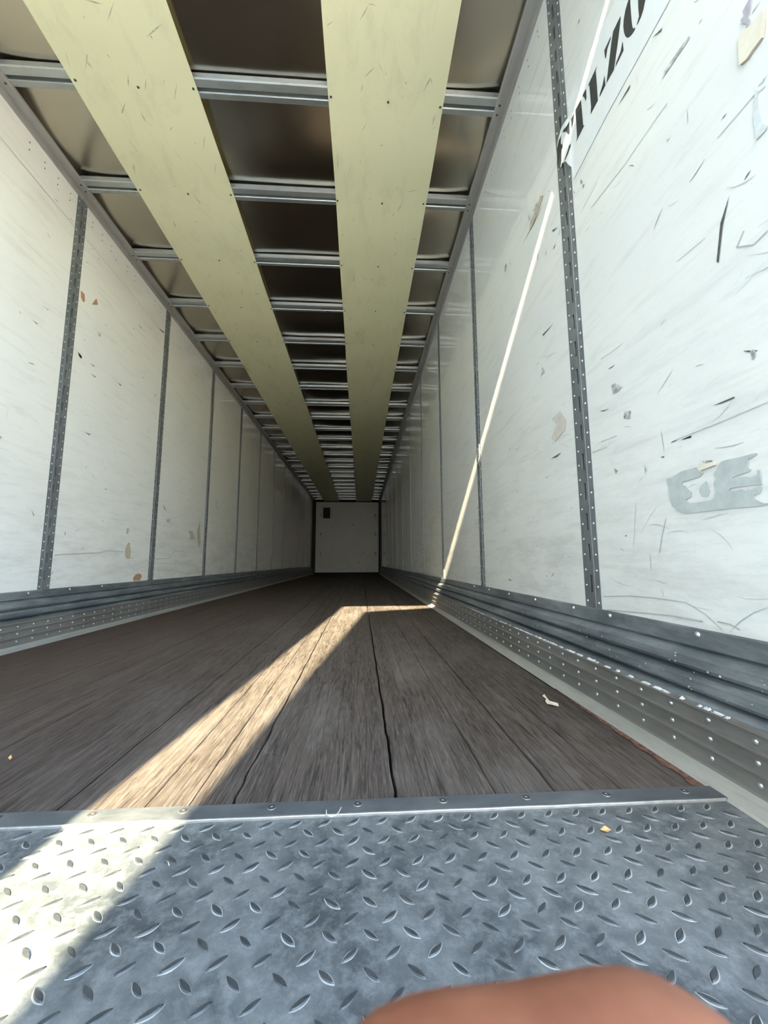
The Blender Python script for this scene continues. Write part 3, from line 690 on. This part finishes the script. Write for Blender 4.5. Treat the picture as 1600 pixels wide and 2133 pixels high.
# threshold plate with raised lugs
tp = empty('threshold_plate', (1.27, 0.5, 0)); tag(tp, 'blue grey steel tread plate covered in raised lozenges at the rear sill', 'floor plate')
m = MB(); m.box((0.03 - 1.27, SILL - 0.5, -0.034), (2.505 - 1.27, 0.268, 0.0)); m.build('sheet', M['plate'], tp)
def lug(ang, sc=1.0, wide=0.5):
    m = MB(); L = 0.01225*sc; Wd = 0.0037*sc; n = 7; rim0 = []; rim1 = []; top = []
    def outline(l, w_):
        pts = []
        for s_ in (1, -1):
            for k in range(n):
                t = -1 + 2*k/n; t *= s_; pts.append((l*t*1.0, s_*w_*(1 - t*t)))
        return pts
    A = outline(L + 0.0016, Wd + 0.0016); B = outline(L, Wd); D = outline(L - 0.0012, Wd - 0.0011); c, s2 = math.cos(ang), math.sin(ang)
    def put(ps, z): return [(x*c - y*s2, x*s2 + y*c, z) for x, y in ps]
    a = put(A, 0.0001); b_ = put(B, 0.0005); d = put(D, 0.0022); q = len(A)
    fs = [(i, (i+1) % q, q + (i+1) % q, q + i) for i in range(q)]
    m.add(a + b_, fs, 1, True)
    m.add(b_ + d, fs, 0, True); m.add(d, [tuple(range(q))], 0)
    return m
A_ = math.radians(40.5)
lm = [lug(A_).mesh('lug', [M['lug'], M['rim']]), lug(-A_).mesh('lug', [M['lug'], M['rim']])]
cand = []
for i in range(-40, 40):
    for j in range(-12, 3):
        for k, (ox, oy) in enumerate(((1.7535, 0.7475), (1.778, 0.7245))):
            x = ox + 0.0495*i; y = oy + 0.04675*j
            if 0.045 < x < 2.49 and SILL + 0.01 < y < 0.760: cand.append((x, y, k))
vis = [c for c in cand if c[1] > 0.44 and c[0] > 1.19]; rest = [c for c in cand if c not in set(vis)]
vis.sort(key=lambda c: (c[0] - 1.81)**2*0.35 + c[1]**2)
rest += vis[300:]; vis = vis[:300]
for x, y, k in vis:
    o = link('lug', lm[k], tp, (x - 1.27, y - 0.5, random.uniform(-0.0005, 0.0))); s_ = random.uniform(0.92, 1.08); o.scale = (s_, s_, random.uniform(0.6, 1.1)); o.rotation_euler.z = random.gauss(0, 0.04)
m = MB()
for x, y, k in rest:
    me = lm[k]; base_i = [(v.co.x + x - 1.27, v.co.y + y - 0.5, v.co.z) for v in me.vertices]
    i0 = len(m.v); m.v += base_i
    for p_ in me.polygons: m.f.append(tuple(i0 + t for t in p_.vertices)); m.m.append(p_.material_index); m.sm.append(p_.use_smooth)
tag(m.build('outer_lugs', [M['lug'], M['rim']], tp), kind='stuff')

# hold-down strip with bolts between plate and planks
hs = empty('transition_strip', (1.27, 0.785, 0)); tag(hs, 'flat grey steel strip bolted across the floor where planks begin', 'floor strip')
m = MB(); m.extrude([(-0.0215, 0.0), (-0.0210, 0.0035), (-0.0175, 0.0048), (0.0205, 0.0048), (0.0225, 0.003), (0.0225, 0.0)], lambda y, z: (0.03 - 1.27, y, z), lambda y, z: (2.505 - 1.27, y, z), steps=60, warp=lambda i, q: (q.x, q.y + 0.0006*math.sin(q.x*31 + i), q.z)); m.build('flat_bar', M['hold'], hs)
m = MB(); m.extrude([(-0.0222, 0.0002), (-0.0222, 0.0036), (-0.0212, 0.0048), (-0.0200, 0.0050), (-0.0205, 0.0002)], lambda y, z: (0.03 - 1.27, y, z), lambda y, z: (2.50 - 1.27, y, z), steps=60, warp=lambda i, q: (q.x, q.y + 0.0005*math.sin(q.x*47), q.z)); tag(m.build('scraped_lip', M['edge'], hs), 'bright scraped front lip')
mb = MB()
def ring(r0, z0, r1, z1, mi, seg=12):
    vs = [(r0*math.cos(2*math.pi*k/seg), r0*math.sin(2*math.pi*k/seg), z0) for k in range(seg)] + [(r1*math.cos(2*math.pi*k/seg), r1*math.sin(2*math.pi*k/seg), z1) for k in range(seg)]
    mb.add(vs, [(k, (k+1) % seg, seg + (k+1) % seg, seg + k) for k in range(seg)], mi, False)
ring(0.0078, 0.0, 0.0074, 0.0006, 1); ring(0.0074, 0.0006, 0.0058, 0.0004, 0); ring(0.0058, 0.0004, 0.0050, 0.0009, 0); ring(0.0050, 0.0009, 0.0022, 0.0010, 0); ring(0.0022, 0.0010, 0.0018, 0.0003, 1); ring(0.0018, 0.0003, 0.0001, 0.0003, 0)
bm_ = mb.mesh('bolt', [M['bolt'], M['edge']])
for k in range(16):
    x = 1.812 + 0.157*(k - 11) + random.uniform(-0.002, 0.002)
    if 0.05 < x < 2.49: link('bolt', bm_, hs, (x - 1.27, 0.0055, 0.0048))

# ------------------------------------------------------------------ rear doors, header (behind the photographer; the header and added blocks shape the sunbeam)
m = MB(); m.box((-0.06, SILL - 0.06, 2.737), (W + 0.06, SILL, 2.935)); tag(m.build('trim_3', M['shell']), kind='structure')
def door(nm, hinge, ang, sgn):
    m = MB(); m.box((-0.10, -0.035, -0.06), (1.265, 0.0, 2.722)) if sgn > 0 else m.box((-1.285, -0.035, -0.06), (0.03, 0, 2.722))
    d = m.build(nm, M['liner'], None, (hinge, SILL - 0.061, 0)); d.rotation_euler.z = ang; tag(d, kind='structure')
    for k in range(4):
        q = MB(); c = sgn*0.03; q.box((min(0, c*2), -0.047, 0.25 + k*0.7), (max(0, c*2), -0.0352, 0.33 + k*0.7)); q.build('hinge', M['galv'], d)
    q = MB(); x = sgn*1.1
    for t in range(8):
        a = 2*math.pi*t/8; b2 = 2*math.pi*(t+1)/8
        q.face([(x + 0.014*math.cos(a), -0.052 + 0.014*math.sin(a), 0.0), (x + 0.014*math.cos(b2), -0.052 + 0.014*math.sin(b2), 0.0), (x + 0.014*math.cos(b2), -0.052 + 0.014*math.sin(b2), 2.7), (x + 0.014*math.cos(a), -0.052 + 0.014*math.sin(a), 2.7)])
    q.build('lock_rod', M['galv'], d)
    return d
d1 = door('door_1', 0.0, 0.0, 1); d1.location = (-0.12, SILL - 0.02, 0); d1.rotation_euler.z = math.radians(90)
d2 = door('door_2', W + 0.10, math.radians(-90), 1); d2.location = (W + 0.16, SILL - 0.02, 0); d2.rotation_euler.z = math.radians(90)
# unseen light blockers added behind the trailer: a tall block standing askew (the sun passes its left corner and its top) and a higher one at the left
HB = 4.2; bx0, by0 = 1.84 - 0.1*HB/0.70, 3.6 - HB/0.70; dx_, dy_ = math.cos(math.radians(21.5)), math.sin(math.radians(21.5))
def block(name, q, z0, z1, mat):
    m = MB(); m.add([(x - (0.15 if name == 'wall_sun_blocker' else 0), y, z0) for x, y in q] + [(x, y, z1) for x, y in q], [(0, 1, 2, 3), (4, 5, 6, 7), (0, 1, 5, 4), (1, 2, 6, 5), (2, 3, 7, 6), (3, 0, 4, 7)])
    tag(m.build(name, mat), kind='structure')
LB = 1.22; block('wall_sun_blocker', [(bx0 , by0), (bx0 + LB*dx_, by0 + LB*dy_), (bx0 + LB*dx_ + 0.4*dy_, by0 + LB*dy_ - 0.4*dx_), (bx0 + 0.4*dy_, by0 - 0.4*dx_)], -1.25, HB + 0.035, M['shell'])
block('wall_light_blocker', [(-9, -0.90), (1.150, -0.90), (0.72, -4.5), (-9, -4.5)], -1.25, 8.0, M['shell'])

# ------------------------------------------------------------------ printed label across the right-hand post
def flat(poly, d, P): return [P(d, y, z) for y, z in poly]
lab = empty('printed_label', PR(0.002, 1.05, 1.97)); tag(lab, 'grey white film label with bold black stencil letters crossing the near right post', 'label')
def rel(pts): return [tuple(Vector(p) - lab.location) for p in pts]
def drape(y):                                   # height of the film over the liner and the raised post
    t = min(1.0, max(0.0, (y - 1.20)/0.035)); return 0.0016 + 0.0044*t*t*(3 - 2*t)
def clip(poly, c, keep):                         # clip a (y, z) polygon at y = c
    out_ = []
    for i in range(len(poly)):
        p, q = poly[i-1], poly[i]; ip = (p[0] - c)*keep >= 0; iq = (q[0] - c)*keep >= 0
        if ip != iq: t = (c - p[0])/(q[0] - p[0]); out_.append((c, p[1] + t*(q[1] - p[1])))
        if iq: out_.append(q)
    return out_
def draped(m, poly, extra):
    cuts = [-9, 1.200, 1.209, 1.217, 1.226, 1.235, 9]
    for c0, c1 in zip(cuts, cuts[1:]):
        q = clip(clip(poly, c0, 1), c1, -1)
        if len(q) >= 3: m.face(rel([PR(drape(y) + extra, y, z) for y, z in q]))
m = MB(); draped(m, BAND, 0.0); draped(m, BAND, -0.0004); m.build('film', M['film'], lab)
for k, ps in LETTERS.items():
    m = MB()
    for p in ps: draped(m, p, 0.0004)
    m.build('letter', M['black'], lab)

# torn remnants on the walls
for nm, label, w_, col, pts in PATCHES:
    P = PL if w_ == 'L' else PR
    cy = sum(p[0] for p in pts)/len(pts); cz = sum(p[1] for p in pts)/len(pts); c = Vector(P(0.001, cy, cz))
    th = 0.0025 if col != 'cream' else 0.006
    m = MB(); A2 = [tuple(Vector(P(th, y, z)) - c) for y, z in pts]; B2 = [tuple(Vector(P(0.0013, y, z)) - c) for y, z in pts]
    m.face(A2, 0); m.face(B2[::-1], 0)
    for k in range(len(pts)): m.face([A2[k], A2[(k+1) % len(pts)], B2[(k+1) % len(pts)], B2[k]], 1)
    o = m.build(nm, [M[col], M['brown2'] if col in ('brown', 'brown2', 'cream', 'beige') else M['faintmark']], None, c)
    tag(o, label, 'paper scrap' if nm == 'paper_scrap' else 'tape')

# ------------------------------------------------------------------ litter on the floor
labs = ['pale curled dry leaf scrap on the planks beside right scuff band', 'small orange leaf fragment lying on the tread plate', 'tiny yellow leaf crumb on dark planks at far left edge']
for (pts, label, mt) in zip(SCRAPS, labs, (M['leaf'], M['leaf2'], M['leaf2'])):
    cx = sum(p[0] for p in pts)/len(pts); cy = sum(p[1] for p in pts)/len(pts); n = len(pts); vs = []
    for k, (x, y) in enumerate(pts): vs.append((x - cx, y - cy, 0.0016 + 0.0045*abs(math.sin(k*1.3))))
    vs.append((0, 0, 0.002)); fs = [(k, (k+1) % n, n) for k in range(n)]
    base_n = len(vs); vs2 = [(x, y, z - 0.0008) for x, y, z in vs]; fs += [tuple(base_n + t for t in f[::-1]) for f in fs]
    fs += [(k, base_n + k, base_n + (k+1) % n, (k+1) % n) for k in range(n)]
    m = MB(); m.add(vs + vs2, fs); o = m.build('leaf_scrap', mt, None, (cx, cy, 0.0)); tag(o, label, 'leaf')
def tube(pts, r, seg=6):
    m = MB(); pts = [Vector(p) for p in pts]; vs = []; fs = []
    for i, p in enumerate(pts):
        d = (pts[min(i+1, len(pts)-1)] - pts[max(i-1, 0)]).normalized(); a = d.orthogonal().normalized(); c = d.cross(a)
        for k in range(seg): t = 2*math.pi*k/seg; vs.append(p + (a*math.cos(t) + c*math.sin(t))*r)
    for i in range(len(pts) - 1):
        for k in range(seg): j = (k+1) % seg; fs.append((i*seg+k, i*seg+j, (i+1)*seg+j, (i+1)*seg+k))
    fs += [tuple(range(seg)), tuple((len(pts)-1)*seg + k for k in range(seg))]
    m.add(vs, fs, 0, True); return m
c = WIRE[2]
m = tube([(x - c[0], y - c[1], 0.0065 + dz) for (x, y), dz in zip(WIRE, (0.004, 0, 0, 0, 0.001, 0.004))], 0.0009); tag(m.build('wire', M['wire'], None, (c[0], c[1], 0)), 'short bent silvery wire lying on the transition strip', 'wire')
m = tube([(0, 0, 0.0012), (0.006, -0.005, 0.003), (0.010, -0.010, 0.0012)], 0.0007); tag(m.build('straw', M['olive'], None, (1.522, 0.675, 0)), 'tiny yellowish straw on the tread plate near the sunlit patch', 'straw')

# ------------------------------------------------------------------ the photographer's hand close to the lens
def hand():
    V = []; Rd = []; Ed = []
    def add(p, r, parent=None):
        V.append(p); Rd.append(r); i = len(V) - 1
        if parent is not None: Ed.append((parent, i))
        return i
    wrist = add((1.860, -0.004, 0.288), 0.025)
    arm1 = add((1.795, -0.045, 0.225), 0.031, wrist); arm2 = add((1.690, -0.100, 0.150), 0.038, arm1); el = add((1.600, -0.140, 0.085), 0.040, arm2)
    ua = add((1.480, -0.235, 0.060), 0.045, el); ub = add((1.370, -0.360, 0.070), 0.050, ua)
    palm = add((1.868, 0.006, 0.320), 0.026, wrist)
    def chain(root, pts):
        p = root
        for q, r in pts: p = add(q, r, p)
    K = add((1.868, 0.020, 0.347), 0.015, palm)
    # index: knuckle - middle joint - far joint - tip, bent across the lower edge of the view
    chain(K, [((1.858, 0.031, 0.368), 0.0105), ((1.8505, 0.0385, 0.3880), 0.0100), ((1.8425, 0.0405, 0.3995), 0.0110), ((1.8300, 0.0405, 0.3972), 0.0084), ((1.8175, 0.0400, 0.3988), 0.0100), ((1.8112, 0.0390, 0.3900), 0.0094), ((1.8080, 0.0370, 0.3760), 0.0082)])
    K2 = add((1.872, 0.003, 0.350), 0.015, palm)
    chain(K2, [((1.862, 0.010, 0.370), 0.0095), ((1.848, 0.015, 0.384), 0.009), ((1.830, 0.016, 0.384), 0.0083), ((1.812, 0.016, 0.374), 0.0080), ((1.803, 0.015, 0.358), 0.0074)])
    K3 = add((1.874, -0.014, 0.343), 0.014, palm)
    chain(K3, [((1.864, -0.010, 0.361), 0.009), ((1.850, -0.008, 0.373), 0.0085), ((1.832, -0.007, 0.370), 0.0080), ((1.816, -0.007, 0.358), 0.0076), ((1.811, -0.007, 0.344), 0.007)])
    K4 = add((1.872, -0.029, 0.332), 0.012, palm)
    chain(K4, [((1.862, -0.029, 0.348), 0.008), ((1.850, -0.028, 0.356), 0.0074), ((1.834, -0.028, 0.352), 0.007), ((1.825, -0.028, 0.340), 0.0065)])
    T = add((1.848, 0.022, 0.308), 0.013, palm)
    chain(T, [((1.830, 0.034, 0.318), 0.0105), ((1.814, 0.040, 0.330), 0.0098), ((1.802, 0.043, 0.343), 0.0085)])
    me = bpy.data.meshes.new('hand'); o0 = Vector((1.860, -0.004, 0.288))
    me.from_pydata([tuple(Vector(v) - o0) for v in V], Ed, []); me.materials.append(M['skin'])
    o = link('person', me, None, o0)
    sk = o.modifiers.new('skin', 'SKIN'); sk.use_smooth_shade = True; sk.branch_smoothing = 0.6
    for i, v in enumerate(me.skin_vertices[0].data): v.radius = (Rd[i], Rd[i]); v.use_root = (i == 0)
    ss = o.modifiers.new('sub', 'SUBSURF'); ss.levels = 2; ss.render_levels = 2
    tag(o, 'bare tan hand of a person, bent finger blurred at bottom edge close to the lens', 'person')
hand()
